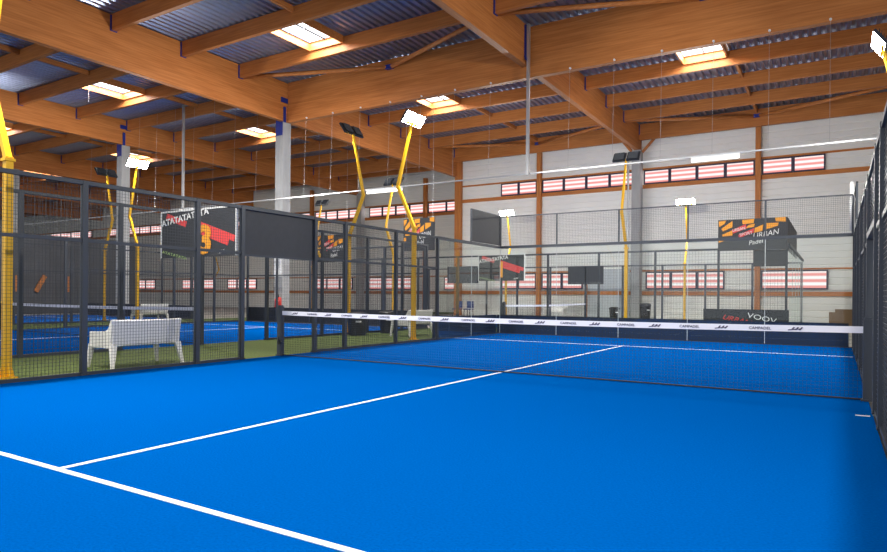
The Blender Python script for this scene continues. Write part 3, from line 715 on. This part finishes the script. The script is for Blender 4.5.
# ---------------------------------------------------------------- white two-seat plastic benches
def make_bench():
    """local: seat faces -X, length along Y, origin on the floor at its centre"""
    t = thing('plastic_bench', None, 'bench', (0, 0, 0)); L, D = 1.36, .66
    def shell(pts, a, b, nm):                        # outline in a plane, thickness along b-a
        return MB().prism(pts, a, b).build(nm, WHITE, t, bevel=.012)
    xb = .30
    # curved back: slightly dished, made of upright strips
    m_ = MB(); N = 10
    for i in range(N + 1):
        y = -L / 2 + L * i / N; c = .035 * (1 - (2 * i / N - 1) ** 2); dip = -.012 * (1 - (2 * i / N - 1) ** 2)
        m_.v += [(xb + c, y, .43), (xb + .06 + c, y, .86 + dip), (xb + .02 + c, y, .87 + dip), (xb - .035 + c, y, .43)]
    for i in range(N):
        a, b = i * 4, (i + 1) * 4
        m_.f += [(a, a + 1, b + 1, b), (a + 1, a + 2, b + 2, b + 1), (a + 2, a + 3, b + 3, b + 2), (a + 3, a, b, b + 3)]
    m_.f += [(0, 3, 2, 1), (N * 4, N * 4 + 1, N * 4 + 2, N * 4 + 3)]
    m_.build('backrest', WHITE, t, smooth=False)
    s_ = MB(); s_.box(-.33, xb + .01, -L / 2 + .03, L / 2 - .03, .40, .445); s_.box(-.33, -.30, -L / 2 + .03, L / 2 - .03, .33, .445); s_.build('seat', WHITE, t, bevel=.01)
    for sg in (-1, 1):
        y = sg * (L / 2 - .02); th = -.04 * sg
        MB().prism([(-.34, y, .36), (xb + .03, y, .36), (xb + .065, y, .865), (xb - .02, y, .86), (xb - .10, y, .70), (xb - .2, y, .655), (-.34, y, .64)], (0, 0, 0), (0, th, 0)).build('armrest', WHITE, t, bevel=.008)
        MB().bar((xb + .01, y - .03 * sg, .42), (xb + .09, y + .03 * sg, 0), .12, .06, ref=(1, 0, 0), a2=.05, b2=.05).build('leg', WHITE, t, bevel=.006)
        MB().bar((-.30, y - .03 * sg, .42), (-.34, y + .02 * sg, 0), .10, .06, ref=(1, 0, 0), a2=.05, b2=.05).build('leg', WHITE, t, bevel=.006)
    return t
b0 = make_bench()
bl = [((-5.68, -2.72, 0), 0, 'white plastic two-seat bench in the foreground behind the left fence'),
      ((-6.55, 7.0, 0), 0, 'white plastic bench behind the net near the bent yellow pole'),
      ((-20.3, 7.3, 0), 0, 'white bench beyond the neighbouring court, seen over the near bench'),
      ((-8.85, 24.6, 0), PI / 2, 'white bench beyond the crosswise court in front of the white wall')]
for k, (l, r, lab) in enumerate(bl):
    o = b0 if k == 0 else copy_tree(b0)
    o.location = l; o.rotation_euler = (0, 0, r); o.scale = (1, .94, .93); tag(o, lab, 'bench', 'white plastic benches')

# ---------------------------------------------------------------- bins, extinguisher, clutter
def bin_(label, x, y, r, h):
    t = thing('waste_bin', label, 'bin', (x, y, 0), 'black bins')
    MB().lathe([(r * .78, 0), (r * .8, .02), (r * .95, h * .8), (r * 1.0, h * .82), (r * 1.0, h * .86)], x, y).build('body', BIN, t, smooth=False)
    MB().lathe([(r * 1.06, h * .86), (r * 1.06, h * .90), (r * .9, h * .96), (r * .5, h)], x, y).build('lid', BIN, t, smooth=False)
    MB().cbox(x + r * .7, y - r * .7, h * .6, .12, .12, .05).build('handle', WHITEM, t)
bin_('black round bin between the courts, left of the pair behind the net', -8.05, 6.2, .34, .72)
bin_('black round bin between the courts, right of the pair behind the net', -8.0, 7.7, .30, .74)
bin_('black round topped bin against the white wall right of the concrete column', -4.1, 25.6, .3, .95)
bin_('small dark bin against the white wall left of the yellow pole', -5.6, 25.0, .28, .72)
t = thing('fire_extinguisher', 'red fire extinguisher at the foot of the near concrete column', 'extinguisher', (-17.1, 11.585, .5))
MB().lathe([(.14, .5), (.16, .53), (.16, 1.0), (.12, 1.1), (.04, 1.14)], -17.1, 11.585).build('cylinder', REDEX, t, smooth=True)
MB().cbox(-17.1, 11.585, 1.17, .05, .05, .06).bar((-17.1, 11.585, 1.2), (-16.95, 11.45, 1.24), .03, .02).build('valve', BIN, t); MB().tube((-17.07, 11.53, 1.16), (-16.95, 11.33, .75), .015, 6).build('hose', BIN, t)
def chair(label, x, y):
    t = thing('blue_chair', label, 'chair', (x, y, 0), 'dark blue chairs by the back wall')
    m = NAVYC
    MB().cbox(x, y, .44, .46, .46, .05).build('seat', m, t); MB().cbox(x, y + .21, .72, .46, .05, .42).build('backrest', m, t)
    for a in (-1, 1):
        for b in (-1, 1): MB().bar((x + a * .19, y + b * .19, .42), (x + a * .21, y + b * .22, 0), .03, .03).build('leg', STEEL, t)
NAVYC = mat('blue_fabric', (.02, .05, .2), .8)
chair('dark blue chair by the back wall, left of the two', -15.4, 24.9); chair('dark blue chair by the back wall, right of the two', -14.6, 24.9)
t = thing('white_crate', 'white storage box by the white wall behind the right far pole', 'box', (-.3, 25.9, 0))
MB().cbox(-.3, 25.9, .45, 1.5, .6, .35).build('box_body', WHITE, t, bevel=.02); MB().cbox(-.3, 25.9, .14, 1.4, .5, .27).build('plinth', BIN, t); MB().cbox(-.3, 25.9, .645, 1.54, .64, .04).build('lid', WHITE, t)
tag(MB().box(4.35, 6.5, 26.9, 27.5, -.03, .6).box(4.6, 5.6, 26.95, 27.4, .6, .75).build('pallet_stack', mat('brown_timber', (.2, .12, .06), .8)), 'low brown timber stack at the foot of the white wall at right', 'timber')
t = thing('reflection_upright', 'white round ended upright standing in for a mesh reflection, far right court corner', 'tube', (5.05, 9.98, 3.0))
MB().tube((4.98, 10.06, 3.0), (4.98, 10.06, 4.2), .05, 10).lathe([(.05, 4.2), (.04, 4.24), (.015, 4.26)], 4.98, 10.06, 10).build('upright', WHITEM, t, smooth=True)  # added white upright gives a reflection in the steel mesh a solid shape
tag(MB().box(5.9, 6.0, 27.5, 27.66, .9, 1.5).build('red_box', REDEX), 'small red box on the white wall at the far right', 'box')
# timber props leaning on the dark partition at far left
for k, (y0, y1, lab) in enumerate(((9.2, 9.2, 'upright orange timber prop on the dark partition, left one'), (10.3, 10.8, 'slanted orange timber prop on the dark partition'), (12.1, 12.1, 'upright orange timber prop on the dark partition, right one'))):
    tag(MB().bar((-35.9, y0, 1.3), (-35.9, y1, 2.25), .12, .25).build('timber_prop', WZ), lab, 'timber prop', 'timber props at far left')
